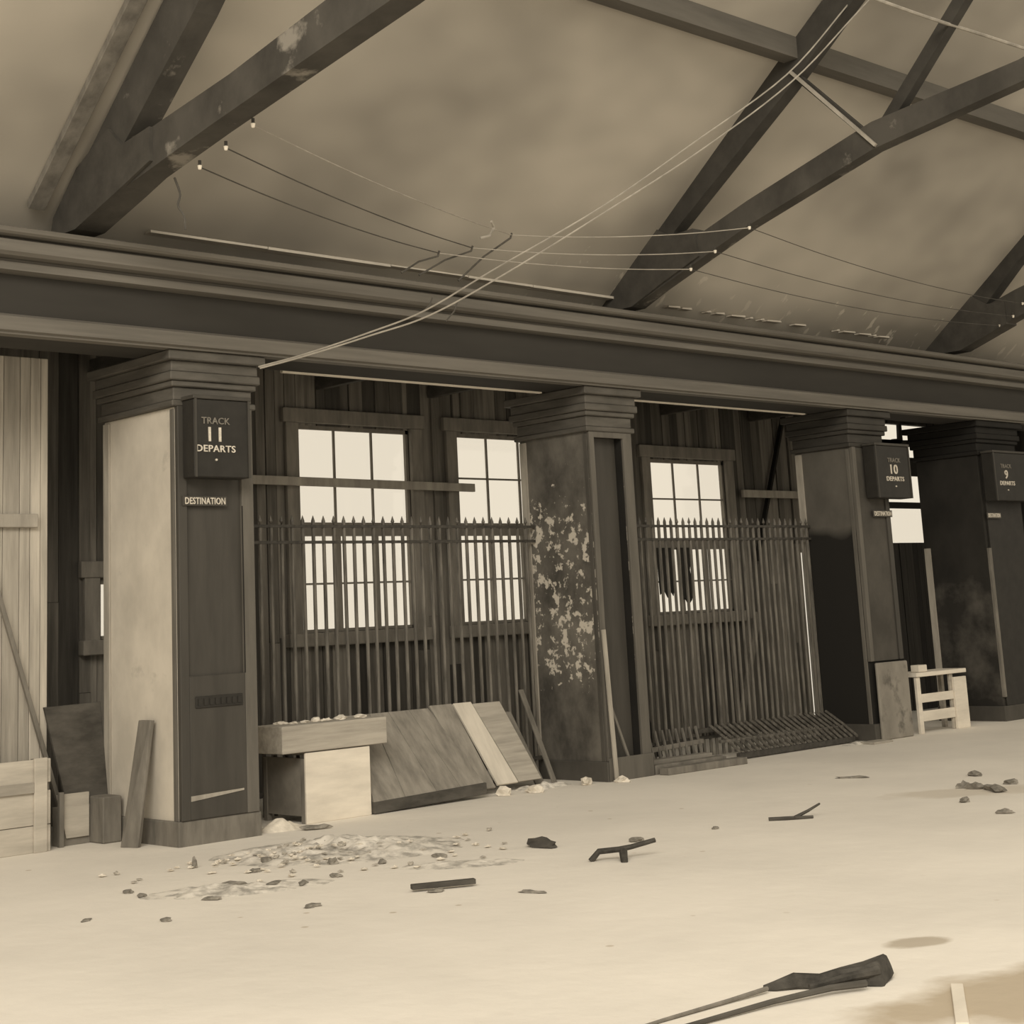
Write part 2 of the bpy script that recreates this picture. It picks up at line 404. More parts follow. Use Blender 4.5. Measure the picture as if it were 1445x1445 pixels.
# joists behind the beam
for i, (xj, l) in enumerate(((5.4, 'first'), (7.65, ''), (10.3, ''), (11.85, ''), (13.9, ''), (15.8, ''), (17.6, ''))):
    j = MB((xj, 12.8, 4.1)); j.box(xj - 0.04, xj + 0.04, 11.76, YW - 0.01, 4.07, 4.2, 0.005)
    lab = ['dark ceiling joist left of the track 11 pier, behind the beam', 'dark ceiling joist above the track 11 pier', 'short dark joist above the wide three-pane window',
           'short dark joist above the right-hand window of the pair', 'short dark joist above the left edge of the single window', 'short dark joist above the right edge of the single window',
           'dark ceiling joist behind the track 10 pier capital'][i]
    tag(j.build('ceiling_joist', M['wood_dark']), lab, 'joist', 'joists behind the beam')

# ------------------------------------------------------------------ windows
def window(n, x0, x1, z0, z1, meet, label, cols=3, full=True):
    o = (0.5 * (x0 + x1), YW, z0)
    t = thing('window_%d' % n, o, label, 'window'); t['kind'] = 'structure'
    b = MB(o)
    b.box(x0 - 0.16, x0, YW - 0.05, YW + 0.0, z0 - 0.1, z1 + 0.02, 0.006); b.box(x1, x1 + 0.16, YW - 0.05, YW, z0 - 0.1, z1 + 0.02, 0.006)
    b.box(x0 - 0.2, x1 + 0.2, YW - 0.06, YW, z1 + 0.02, z1 + 0.17, 0.006)
    part(b, 'casing', M['casing'], t)
    b = MB(o); b.box(x0 - 0.2, x1 + 0.2, YW - 0.1, YW, z0 - 0.14, z0 - 0.005, 0.008); part(b, 'sill', M['casing'], t)
    b = MB(o); b.box(x0, x0 + 0.035, YW + 0.01, YW + 0.05, z0, z1); b.box(x1 - 0.035, x1, YW + 0.01, YW + 0.05, z0, z1)
    b.box(x0, x1, YW + 0.01, YW + 0.05, z1 - 0.04, z1); b.box(x0, x1, YW + 0.01, YW + 0.05, z0, z0 + 0.03)
    cw = (x1 - x0) / cols
    if full:
        b.box(x0, x1, YW + 0.0, YW + 0.06, meet, meet + 0.14)
        zt = (meet + 0.14 + z1) / 2 - (0.075 if n == 1 else 0)
        for k in range(1, cols): b.box(x0 + k * cw - 0.012, x0 + k * cw + 0.012, YW + 0.02, YW + 0.04, meet + 0.14, z1)
        b.box(x0, x1, YW + 0.022, YW + 0.038, zt - 0.01, zt + 0.01)
        part(b, 'upper_sash', M['sash'], t)
        b = MB(o); zt = (meet + z0) / 2
        for k in range(1, cols): b.box(x0 + k * cw - 0.03, x0 + k * cw + 0.03, YW - 0.01, YW + 0.035, z0, meet)
        b.box(x0, x1, YW + 0.0, YW + 0.02, zt - 0.01, zt + 0.01)
        part(b, 'lower_sash', M['sash'], t)
    else:
        for k in range(1, cols): b.box(x0 + k * cw - 0.012, x0 + k * cw + 0.012, YW + 0.02, YW + 0.04, z0, z1)
        part(b, 'sash', M['sash'], t)
    b = MB(o); b.box(x0 + 0.01, x1 - 0.01, YW + 0.042, YW + 0.046, z0 + 0.01, z1 - 0.01); part(b, 'glass_pane', M['glass'], t)
    return t
window(1, 10.0, 11.52, 1.56, 3.69, 2.54, 'large bright multi-pane window crossed by a pale rail, left of the pair')
window(2, 12.2, 13.72, 1.56, 3.69, 2.54, 'bright window partly hidden by the peeling pier')
window(3, 15.46, 16.96, 1.56, 3.5, 2.36, 'single bright window with dark scraps hanging in its lower sash')
window(4, 7.7, 9.0, 1.6, 2.14, 0, 'low window showing as a white slit beside the pale pier face', cols=2, full=False)
# broken high opening
o = (21.2, YW, 2.42)
t = thing('window_5', o, 'broken bright opening between the track 10 and track 9 piers', 'window'); t['kind'] = 'structure'
b = MB(o); b.box(20.3, 22.2, YW - 0.02, YW + 0.06, 2.93, 3.02); b.box(20.3, 22.2, YW, YW + 0.05, 3.42, 3.7)
b.prism_y([(20.3, 3.7), (20.3, 3.95), (21.1, 3.82), (21.35, 3.86), (22.2, 3.93), (22.2, 4.0), (21.3, 3.96), (21.3, 4.2), (21.22, 4.2), (21.2, 3.98), (21.05, 3.97), (20.95, 3.7)], YW, YW + 0.04)
part(b, 'broken_frame', M['tar'], t)
b = MB(o); b.box(20.31, 22.19, YW + 0.062, YW + 0.066, 2.43, 2.92); part(b, 'glass_pane', M['glass'], t)
# door opening right of fence
o = (18.8, YW, 0)
t = thing('door_1', o, 'narrow bright doorway in the rear wall beside the track 10 pier', 'door'); t['kind'] = 'structure'
b = MB(o); b.box(18.34, 18.44, YW - 0.05, YW, 0, 2.42, 0.005); b.box(19.4, 19.5, YW - 0.05, YW, 0, 2.42, 0.005); b.box(18.44, 19.4, YW - 0.05, YW, 2.3, 2.42, 0.005)
part(b, 'door_frame', M['casing'], t)

# rails nailed across the wall
r = MB((11, YW, 3.1)); r.hexa([(9.3, YW - .14, 3.05), (12.36, YW - .14, 3.02), (12.36, YW - .1, 3.02), (9.3, YW - .1, 3.05), (9.3, YW - .14, 3.14), (12.36, YW - .14, 3.11), (12.36, YW - .1, 3.11), (9.3, YW - .1, 3.14)], 0.004)
tag(r.build('wall_rail', M['trim_pale']), 'pale wooden rail nailed across the wide window of the pair', 'rail')
r = MB((17.9, YW, 3.05)); r.box(17.2, 18.62, YW - .12, YW - .07, 3.03, 3.13, 0.004)
tag(r.build('wall_rail', M['trim_pale']), 'short pale wooden rail right of the single window', 'rail')
r = MB((18, YW, 3)); r.bar((17.45, YW - .05, 2.2), (18.3, YW - .05, 4.2), 0.04, 0.06, (0, 1, 0))
tag(r.build('diagonal_brace', M['tar']), 'thin dark diagonal brace on the wall beside the track 10 pier', 'brace')
r = MB((8.2, 12.3, 2.95)); r.box(7.72, 8.6, 12.45, 12.6, 2.93, 3.02, 0.004)
tag(r.build('wall_rail', M['trim_pale']), 'short pale rail just right of the track 11 sign', 'rail')
s = MB((15.7, YW, 2.3))
s.prism_y([(15.48, 2.38), (15.80, 2.38), (15.79, 1.95), (15.75, 1.78), (15.70, 1.84), (15.64, 1.76), (15.58, 1.85), (15.50, 1.80)], YW - 0.03, YW - 0.02)
tag(s.build('cloth_scrap', M['cloth']), 'wide dark scrap hanging at the left of the single window', 'cloth', 'scraps hanging in the single window')
s = MB((16, YW, 2.3))
s.prism_y([(15.87, 2.38), (16.17, 2.38), (16.10, 2.1), (16.15, 1.85), (16.10, 1.72), (16.03, 1.66), (15.97, 1.74), (15.90, 1.72), (15.92, 2.0)], YW - 0.03, YW - 0.02)
tag(s.build('cloth_scrap', M['cloth']), 'narrow dark scrap hanging near the middle of the single window', 'cloth', 'scraps hanging in the single window')

# ------------------------------------------------------------------ piers
def capital(b, x0, x1, y0, y1):
    for z0, z1, e in ((3.42, 3.47, .045), (3.47, 3.58, .02), (3.58, 3.63, .05), (3.63, 3.70, .075), (3.70, 3.79, .06), (3.79, 3.868, .11)):
        b.box(x0 - e, x1 + e, y0 - e, y1 + e, z0, z1, 0.008)
def pier(x0, x1, label, left, front, recess=None, strips=True, panel=True, back=12.25, cap='cap_paint'):
    y0 = 11.25; o = (0.5 * (x0 + x1), 0.5 * (y0 + back), 0)
    t = thing('pier', o, label, 'pier', 'piers along the concourse')
    b = MB(o)
    if recess:
        rx0, rx1 = recess
        b.box(x0, rx0 - 0.001, y0 + 0.02, back, 0.02, 3.42); b.box(rx1 + 0.001, x1, y0 + 0.02, back, 0.02, 3.42)
        b.box(rx0 - 0.001, rx1 + 0.001, y0 + 0.47, back, 0.02, 3.42); b.box(rx0 - 0.001, rx1 + 0.001, y0 + 0.02, y0 + 0.45, 3.38, 3.42)
    else:
        b.box(x0, x1, y0 + 0.02, back, 0.02, 3.42, 0.006)
    part(b, 'shaft', M[left], t)
    b = MB(o); capital(b, x0, x1, y0 + 0.02, back); part(b, 'capital', M[cap], t)
    b = MB(o); b.box(x0 - 0.025, x1 + 0.025, y0 - 0.02, back + 0.02, -0.01, 0.19, 0.01); part(b, 'plinth', M['plaster_dark'] if left != 'plaster_pale' else M['wood_mid'], t)
    if strips:
        b = MB(o); b.box(x0 - 0.018, x0 - 0.0005, back - 0.1, back - 0.005, 0.19, 3.40, 0.003); part(b, 'corner_strip', M['trim_pale'], t)
        b = MB(o); b.box(x0 - 0.014, x0 - 0.0005, y0 + 0.02, y0 + 0.07, 0.19, 3.40, 0.003); part(b, 'corner_strip', M[front], t)
    return t, o
# track 11 pier
t, o = pier(7.05, 7.77, 'pier with a pale plaster side and the track 11 sign on its dark front', 'plaster_pale', 'mid_paint', back=12.38)
y0 = 11.25
b = MB(o); b.box(7.05, 7.13, y0 - .03, y0 + .019, .19, 3.42, .004); part(b, 'stile', M['dark_paint'], t)
b = MB(o); b.box(7.655, 7.77, y0 - .03, y0 + .019, .19, 3.42, .004); part(b, 'stile', M['mid_paint'], t)
b = MB(o); b.box(7.13, 7.655, y0 - .03, y0 + .019, 3.28, 3.42, .004); part(b, 'top_rail', M['dark_paint'], t)
b = MB(o); b.box(7.13, 7.655, y0 + .0, y0 + .019, 1.28, 3.28); part(b, 'panel', M['dark_paint'], t)
b = MB(o); b.box(7.13, 7.655, y0 - .03, y0 + .019, .19, 1.28, .006); part(b, 'kick_board', M['dark_paint'], t)
b = MB(o); b.box(7.18, 7.62, y0 - .04, y0 - .03, 1.03, 1.12, .003)
for k in range(8): b.box(7.2 + k * .053, 7.235 + k * .053, y0 - .046, y0 - .04, 1.05, 1.10)
part(b, 'card_holder', M['black_paint'], t)
b = MB(o); b.hexa([(7.13, y0 - .036, .33), (7.62, y0 - .036, .37), (7.62, y0 - .03, .37), (7.13, y0 - .03, .33), (7.13, y0 - .036, .37), (7.62, y0 - .036, .385), (7.62, y0 - .03, .385), (7.13, y0 - .03, .37)])
part(b, 'scraped_strip', M['trim_pale'], t)
b = MB(o); b.box(7.65, 7.659, y0 - .032, y0 - .029, 1.28, 2.62); part(b, 'groove', M['tar'], t)
# middle pier
t, o = pier(11.87, 12.5, 'pier with badly peeling paint and a deep dark slot in its front', 'plaster_peel', 'plaster_dark', recess=(11.94, 12.37))
b = MB(o); b.box(11.87, 11.94, y0 - .01, y0 + .019, .19, 3.42, .004); part(b, 'stile', M['mid_paint'], t)
b = MB(o); b.box(12.37, 12.5, y0 - .01, y0 + .019, .19, 3.42, .004); part(b, 'stile', M['mid_paint'], t)
b = MB(o); b.box(11.94, 12.37, y0 - .01, y0 + .019, 3.36, 3.42, .004); part(b, 'top_rail', M['mid_paint'], t)
b = MB(o); b.box(11.945, 12.365, y0 + .45, y0 + .465, .02, 3.37); b.box(11.943, 11.955, y0 + .02, y0 + .45, .02, 3.37); b.box(12.362, 12.369, y0 + .02, y0 + .45, .02, 3.37); part(b, 'slot_lining', M['tar'], t)  # near-black colour paints the shade inside the slot
b = MB(o); b.box(12.05, 12.355, y0 + .10, y0 + .13, .02, 3.37, .003); part(b, 'slot_board', M['dark_paint'], t)
b = MB(o); b.box(11.86, 12.5, y0 - .03, y0 - .0205, .0, .22, .004); part(b, 'base_board', M['mid_paint'], t)
# track 10 pier
def two_tone():
    m = material('two_tone_wall_paint', 0.13, 0.085, (1.5, 1.5, 1))  # face turns near-black below roughly the fence rail height
    nt = m.node_tree; N = nt.nodes; L = nt.links; bs = N['Principled BSDF']; src = bs.inputs['Base Color'].links[0].from_socket
    tc = N.new('ShaderNodeTexCoord'); sp = N.new('ShaderNodeSeparateXYZ'); L.new(tc.outputs['Object'], sp.inputs[0])
    nz = N.new('ShaderNodeTexNoise'); nz.inputs['Scale'].default_value = 2.5; L.new(tc.outputs['Object'], nz.inputs['Vector'])
    a = N.new('ShaderNodeMath'); a.operation = 'MULTIPLY_ADD'; a.inputs[1].default_value = 0.25; L.new(nz.outputs['Fac'], a.inputs[0]); L.new(sp.outputs['Z'], a.inputs[2])
    r = N.new('ShaderNodeMapRange'); r.inputs['From Min'].default_value = 2.62; r.inputs['From Max'].default_value = 2.5
    L.new(a.outputs[0], r.inputs[0]); mx = N.new('ShaderNodeMix'); mx.data_type = 'RGBA'
    L.new(r.outputs[0], mx.inputs[0]); L.new(src, mx.inputs[6]); mx.inputs[7].default_value = tint(0.016)
    L.new(mx.outputs[2], bs.inputs['Base Color']); return m
M['two_tone'] = two_tone()
t, o = pier(16.4, 17.08, 'dark pier carrying the track 10 sign', 'two_tone', 'mid_paint', cap='cap_dark', back=12.06)
b = MB(o); b.box(16.4, 16.47, y0 - .03, y0 + .019, .9, 3.42, .004); part(b, 'stile', M['mid_paint'], t)
b = MB(o); b.box(17.0, 17.08, y0 - .03, y0 + .019, .9, 3.42, .004); part(b, 'stile', M['dark_paint'], t)
b = MB(o); b.box(16.47, 17.0, y0 - .005, y0 + .019, .9, 3.42); part(b, 'panel', M['plaster_dark'], t)
b = MB(o); b.box(16.46, 17.1, y0 - .06, y0 - .021, .0, .88, .012); part(b, 'kick_board', M['kick'], t)
# track 9 pier
t, o = pier(19.3, 20.25, 'sooty dark pier at the right carrying the track 9 sign', 'plaster_soot', 'black_paint', cap='tar', strips=False, back=12.2)
b = MB(o); b.box(19.282, 19.2995, 12.1, 12.195, .19, 2.25, .003); part(b, 'corner_strip', M['trim_pale'], t)
b = MB(o); b.box(19.3, 19.36, y0 - .02, y0 + .019, .3, 2.2, .004); part(b, 'corner_strip', M['wood_mid'], t)
b = MB(o); b.box(19.36, 20.25, y0 - .01, y0 + .019, .19, 3.42, .004); part(b, 'panel', M['black_paint'], t)
t, o = pier(23.6, 24.4, 'farthest dark pier at the right edge beyond the track 9 sign', 'plaster_soot', 'black_paint', strips=False, cap='tar')

# hanging signs
def sign(x0, x1, num, zoff, label, tx=None, ytext=None):
    yf = 11.04; o = (0.5 * (x0 + x1), 11.2, 2.83 + zoff)
    t = thing('track_sign', o, label, 'sign', 'track departure signs')
    cx = 0.5 * (x0 + x1) if tx is None else tx; w_ = x1 - x0
    b = MB(o); b.box(x0, x1, yf, 11.215, 2.83 + zoff, 3.46 + zoff, 0.008); bx_ = part(b, 'sign_box', M['black_paint'], t)
    b = MB(o); b.box(x0 - .012, x1 + .012, yf - .012, 11.215, 3.46 + zoff, 3.49 + zoff, .004); b.box(x0, x0 + .02, yf - .01, yf, 2.83 + zoff, 3.46 + zoff); b.box(x1 - .02, x1, yf - .01, yf, 2.83 + zoff, 3.46 + zoff)
    part(b, 'sign_frame', M['dark_paint'], t)
    text_part('TRACK', cx, 3.285 + zoff, .27, .055, yf, M['letters_dim'], bx_, 'lettering', o)
    text_part(num, cx - .01, 3.175 + zoff, .12 if num == '11' else (.15 if num == '10' else .08), .115, yf, M['letters'], bx_, 'track_number', o)
    text_part('DEPARTS', cx, 3.06 + zoff, .37, .055, yf, M['letters'], bx_, 'lettering', o)
    b = MB(o); b.tube([(cx, yf, 2.97 + zoff), (cx, yf - .012, 2.97 + zoff)], .009, 10); part(b, 'knob', M['letters'], bx_)
    o2 = (cx, 11.2, 2.61 + zoff)
    return t
def plaque(x0, x1, z, y, label):
    o = (0.5 * (x0 + x1), y, z); t = thing('destination_plaque', o, label, 'sign', 'destination plaques under the signs')
    b = MB(o); b.box(x0 - .02, x1 + .02, y - .012, y + .0, z - .04, z + .04, .002); pl_ = part(b, 'plate', M['dark_paint'], t)
    text_part('DESTINATION', o[0], z, x1 - x0, .055, y - .012, M['letters'], pl_, 'lettering', o, 0.003)
sign(7.09, 7.62, '11', 0, 'black hanging sign reading TRACK 11 DEPARTS', 7.29)
plaque(7.1, 7.48, 2.655, 11.218, 'small plaque reading DESTINATION below the track 11 sign')
sign(16.6, 17.32, '10', -.03, 'black hanging sign reading TRACK 10 DEPARTS', 16.98)
plaque(16.72, 17.08, 2.625, 11.218, 'small plaque reading DESTINATION below the track 10 sign')
sign(19.3, 20.3, '9', -.03, 'black hanging sign reading TRACK 9 DEPARTS', 19.6)
plaque(19.32, 19.62, 2.62, 11.218, 'small faint plaque below the track 9 sign')

# ------------------------------------------------------------------ iron picket fences
def fence(x0, x1, y, sp, label, off=0.0, missing=()):
    o = (0.5 * (x0 + x1), y, 0); t = thing('picket_fence', o, label, 'fence', 'iron picket fences between the piers')
    for z in (2.52, 2.375):
        b = MB(o); b.box(x0, x1, y - .02, y + .008, z - .012, z + .014); part(b, 'rail', M['iron_dark'], t)
    b = MB(o); b.box(x0, x1, y - .02, y + .008, .2, .235); part(b, 'rail', M['iron_dark'], t)
    n = int((x1 - x0 - .1) / sp); first = None
    for k in range(n + 1):
        if k in missing: continue
        x = x0 + .06 + off + k * sp
        jig = random.uniform(-.012, .012)
        b = MB(o); b.tube([(x + jig, y, .02), (x, y, 2.52), (x, y, 2.565)], .0175, 8)
        b.tube([(x, y, 2.565), (x, y, 2.62)], .0195, 6, .002)
        part(b, 'picket', M['iron'], t)
    return t
fence(7.79, 11.86, 12.1, .118, 'iron picket fence in front of the pair of windows')
fence(12.52, 16.38, 11.93, .104, 'iron picket fence in front of the single window')

# ------------------------------------------------------------------ roof
def truss(X, label, top, bot, gus, webs, th=.16, dusty=False):
    o = (X, 11.3, 4.8); t = thing('roof_truss', o, label, 'truss', 'roof trusses over the concourse')
    def chord(pts, name, mat, x0=X - th / 2, x1=X + th / 2):
        b = MB(o); b.prism_x(pts, x0, x1); part(b, name, mat, t)
    chord(top, 'top_chord', M['truss_dusty'] if dusty else M['truss'])
    chord(bot, 'bottom_chord', M['truss_dusty'])
    chord(gus, 'gusset', M['gusset'], X - th / 2 - .03, X + th / 2 + .03)
    for w_ in webs: 
        b = MB(o); b.bar((X, w_[0], w_[1]), (X, w_[2], w_[3]), w_[4], w_[5], (1, 0, 0), .004)
        part(b, 'web_member', M[w_[6]], t)
    return t
# points are (y, z)
truss(6.2, 'roof truss at the left with two heavy timbers spreading from the beam',
      [(11.25, 5.1), (11.06, 5.22), (9.95, 6.12), (7.2, 8.35), (7.0, 8.15), (9.43, 6.0), (10.42, 5.25), (10.9, 4.82)],
      [(11.3, 4.75), (11.0, 5.0), (10.48, 5.23), (9.0, 5.40), (7.79, 5.6), (5.6, 5.95), (5.5, 5.66), (7.19, 5.38), (9.27, 5.09), (10.48, 4.9), (11.1, 4.74)],
      [(11.5, 4.74), (11.45, 4.9), (11.08, 5.22), (10.6, 5.42), (10.4, 5.24), (10.0, 5.28), (10.0, 5.02), (10.48, 4.89), (11.1, 4.735)],
      [], th=.2, dusty=True)
truss(12.7, 'middle roof truss with crossing web timbers',
      [(11.6, 4.95), (11.21, 5.3), (9.3, 6.7), (8.55, 7.28), (7.0, 8.42), (6.8, 8.26), (8.3, 7.1), (9.0, 6.55), (10.56, 5.45), (11.0, 4.9)],
      [(11.7, 4.78), (11.0, 5.1), (9.6, 5.56), (8.1, 5.98), (6.57, 6.14), (5.0, 6.5), (4.9, 6.32), (6.57, 5.94), (8.1, 5.72), (9.64, 5.30), (11.15, 4.78)],
      [(11.75, 4.76), (11.4, 5.15), (11.25, 5.28), (10.85, 5.55), (10.6, 5.4), (10.3, 5.42), (10.25, 5.12), (10.75, 4.94), (11.2, 4.76)],
      [(8.95, 6.7, 8.08, 5.76, .07, .06, 'truss'), (7.0, 6.95, 8.1, 5.8, .12, .12, 'truss')], th=.16)
truss(19.0, 'dark roof truss cut off by the right edge of the picture',
      [(11.7, 4.95), (11.3, 5.3), (10.9, 5.62), (9.6, 6.62), (7.0, 8.5), (6.8, 8.3), (9.6, 6.2), (10.2, 5.75), (10.7, 5.28), (11.1, 4.9)],
      [(11.7, 4.78), (11.1, 5.15), (10.25, 5.42), (8.0, 6.0), (5.0, 6.6), (4.9, 6.4), (8.0, 5.72), (10.22, 5.08), (11.1, 4.78)],
      [(11.8, 4.76), (11.6, 5.1), (11.2, 5.42), (10.95, 5.5), (10.65, 5.3), (10.4, 5.3), (10.4, 5.0), (11.1, 4.76)],
      [], th=.2)
# strut clad edge (pale lit lath on the middle truss web)
b = MB((12.62, 8.5, 6.2)); b.bar((12.6, 8.93, 6.7), (12.6, 8.06, 5.74), .03, .03, (1, 0, 0))
tag(b.build('lath', M['trim_pale']), 'thin pale lath along the slanting strut of the middle truss', 'lath')
b = MB((10, 9.05, 6.7)); b.extrude_x([(8.85, cz(9.02) - .09), (9.02, cz(9.02) - .09), (9.02, cz(9.02) - .005), (8.85, cz(8.85) - .005)], 1, 26)
tag(b.build('purlin', M['purlin']), 'dark purlin running under the ceiling across the trusses', 'purlin')
# rafter boards on the ceiling beside each truss
for X, lab in ((5.9, 'soft grey rafter board on the ceiling left of the left truss'), (12.25, 'rafter board on the ceiling beside the middle truss')):
    if X > 6: continue
    b = MB((X, 9, cz(9))); b.hexa([(X - .07, 11.4, cz(11.4) - .08), (X + .07, 11.4, cz(11.4) - .08), (X + .07, 9.2, cz(9.2) - .08), (X - .07, 9.2, cz(9.2) - .08),
        (X - .07, 11.4, cz(11.4) - .005), (X + .07, 11.4, cz(11.4) - .005), (X + .07, 9.2, cz(9.2) - .005), (X - .07, 9.2, cz(9.2) - .005)], .004)
    tag(b.build('rafter', M['wood_mid']), lab, 'rafter')

# ------------------------------------------------------------------ cables and wires
def wire(pts, r, mat, name, label, cat='wire', group=None, n=6):
    # smooth the run with catmull-rom
    P = [Vector(p) for p in pts]; Q = []
    P = [P[0] * 2 - P[1]] + P + [P[-1] * 2 - P[-2]]
    for i in range(1, len(P) - 2):
        for k in range(6):
            t = k / 6; a, b_, c_, d = P[i - 1], P[i], P[i + 1], P[i + 2]
            Q.append(0.5 * ((2 * b_) + (c_ - a) * t + (2 * a - 5 * b_ + 4 * c_ - d) * t * t + (3 * b_ - a - 3 * c_ + d) * t ** 3))
    Q.append(P[-2])
    m = MB(Q[0]); m.tube(Q, r, n)
    return tag(m.build(name, M[mat]), label, cat, group)
CAB = [(7.66, 10.95, 3.74), (7.88, 10.61, 3.81), (8.29, 10.27, 3.97), (8.62, 9.93, 4.13), (9.13, 9.59, 4.48), (10.11, 9.26, 5.07), (11.02, 8.92, 5.72), (12.03, 8.58, 6.46), (12.62, 8.24, 7.17), (12.86, 7.9, 7.6)]
wire(CAB, .0075, 'cable', 'hanging_cable', 'pale cable sagging from the roof to the beam, upper strand of two', 'cable', 'pair of pale cables')
off = [0, 0, .01, .03, .05, .03, .06, .05, .08, .1]
wire([(p[0] + d, p[1] - .02, p[2] - d * .9 - .015) for p, d in zip(CAB, off)], .0075, 'cable', 'hanging_cable', 'pale cable sagging from the roof to the beam, lower strand of two', 'cable', 'pair of pale cables')
I1 = [(6.3, 9.01, 5.07), (6.3, 9.35, 4.99), (6.3, 9.69, 4.93)]
HK = [(10.6, 10.9, 5.22), (10.08, 10.9, 5.03), (9.66, 10.9, 4.93)]
I2 = [(12.58, 9.57, 5.27), (12.58, 10.02, 5.12), (12.58, 10.35, 5.0)]
I3 = [(18.88, 10.15, 5.22), (18.88, 10.3, 5.08), (18.88, 10.5, 4.99)]
ord_ = ('top', 'middle', 'lowest')
def insul(p, lab):
    t = thing('insulator', p, lab, 'insulator', 'wire insulators on the trusses')
    b = MB(p); b.tube([(p[0], p[1], p[2] + .05), (p[0], p[1], p[2] + .01)], .012, 8); part(b, 'bracket', M['iron_dark'], t)
    b = MB(p); b.tube([(p[0], p[1], p[2] + .012), (p[0], p[1], p[2] - .012), (p[0], p[1], p[2] - .018)], .017, 10, .009); part(b, 'porcelain_knob', M['porcelain'], t)
for k in range(3):
    insul(I1[k], '%s white insulator under the left truss' % ord_[k].replace('top', 'highest'))
    insul(I2[k], '%s white insulator under the middle truss' % ord_[k].replace('top', 'highest'))
    insul(I3[k], '%s white insulator under the right-hand dark truss' % ord_[k].replace('top', 'highest'))
    def sag(a, b_, s, n=5):
        a = Vector(a); b_ = Vector(b_); return [a.lerp(b_, i / n) - Vector((0, 0, s * 4 * (i / n) * (1 - i / n))) for i in range(n + 1)]
    wire(sag(I1[k], HK[k], .05), .005, ('wire_pale', 'wire', 'wire')[k], 'wire', '%s wire from the left truss to the beam hooks' % ord_[k], 'wire', 'wires strung between trusses')
    wire(sag(HK[k], I2[k], .05), .005, 'wire_pale', 'wire', '%s wire from the beam hooks to the middle truss' % ord_[k], 'wire', 'wires strung between trusses')
    wire(sag(I2[k], I3[k], .1), .004, 'wire', 'wire', '%s wire from the middle truss to the right truss' % ord_[k], 'wire', 'wires strung between trusses')
    x, y, z = HK[k]; fx = (9.86, 9.38, 9.17)[k]; fz = 4.72
    b = MB((x, y, z)); b.tube([(x, y, z + .02), (x - .02, y, z - .03), ((x + fx) / 2, y + .01, (z + fz) / 2), (fx + .1, 10.99, fz + .0)], .01, 6)
    tag(b.build('wire_hook', M['wire']), '%s leaning iron hook standing on the beam cornice' % ('longest', 'middle', 'shortest')[k], 'hook', 'wire hooks on the cornice')
b = MB((9.5, 10.9, 5)); b.tube([(9.72, 10.25, 5.10), (9.78, 10.28, 5.06), (9.74, 10.3, 4.98), (9.64, 10.32, 4.95)], .013, 6)
tag(b.build('rag', M['cable']), 'pale twist of rag knotted on the upper wire', 'rag')
wire([(6.3, 10.03, 4.93), (6.32, 9.99, 4.8), (6.29, 9.97, 4.7), (6.32, 9.94, 4.62), (6.33, 9.94, 4.52)], .009, 'wire', 'dangling_rope', 'short dark cord dangling below the left truss', 'cord')
wire([(11.4, 7.2, 6.63), (12.3, 7.2, 6.65), (13.2, 7.2, 6.69), (14.3, 7.2, 6.73)], .016, 'cable', 'conduit', 'pale conduit crossing high at the upper right', 'conduit')
# thin wires dangling on the beam face
for (xa, za, xb, zb, lab) in ((9.55, 4.50, 9.44, 4.36, 'left'), (9.86, 4.5, 9.72, 4.30, 'right')):
    b = MB((xa, 10.9, za)); b.tube([(xa, 10.9, za), ((xa + xb) / 2 + .02, 10.9, (za + zb) / 2), (xb, 10.92, zb)], .007, 6)
    tag(b.build('wire_end', M['wire']), 'short wire end hanging over the beam mouldings, %s one' % lab, 'wire')

# ------------------------------------------------------------------ left bay
h = MB((5, 12.45, 0)); x = 2.5
while x < 6.5:
    wd = random.uniform(.09, .17); x1 = min(x + wd, 6.56)
    h.box(x + .003, x1 - .002, 12.45, 12.48, random.uniform(0, .03), 3.95, .003); x = x1
t = thing('hoarding', (5, 12.45, 0), 'pale vertical-boarded hoarding at the left edge', 'hoarding')
hb = h.build('boards', M['hoarding'], t)
b = MB((5, 12.45, 0)); b.box(2.5, 6.45, 12.40, 12.449, 2.53, 2.64, .004); part(b, 'cross_rail', M['trim_pale'], t)
b = MB((6.3, 12.4, 0)); b.bar((5.93, 12.375, 2.5), (6.74, 12.41, .02), .035, .035, (0, 1, 0), .003)
tag(b.build('leaning_pole', M['wood_mid']), 'thin dark pole leaning across the pale hoarding', 'pole')
# crate
o = (5.8, 12.1, 0); t = thing('crate', o, 'large pale wooden crate at the bottom left against the hoarding', 'crate')
for z0, z1 in ((.0, .2), (.205, .46), (.52, .70)):
    b = MB(o); b.box(5.2, 6.42, 12.12, 12.145, z0, z1, .004); part(b, 'front_board', M['crate'], t)
b = MB(o); b.box(6.27, 6.38, 12.095, 12.119, .0, .71, .004); part(b, 'batten', M['crate'], t)
b = MB(o); b.box(5.2, 6.268, 12.095, 12.119, .45, .53, .003); part(b, 'batten', M['plank_x'], t)
b = MB(o); b.box(6.385, 6.42, 12.146, 12.39, .0, .69); part(b, 'side_board', M['block_side'], t)
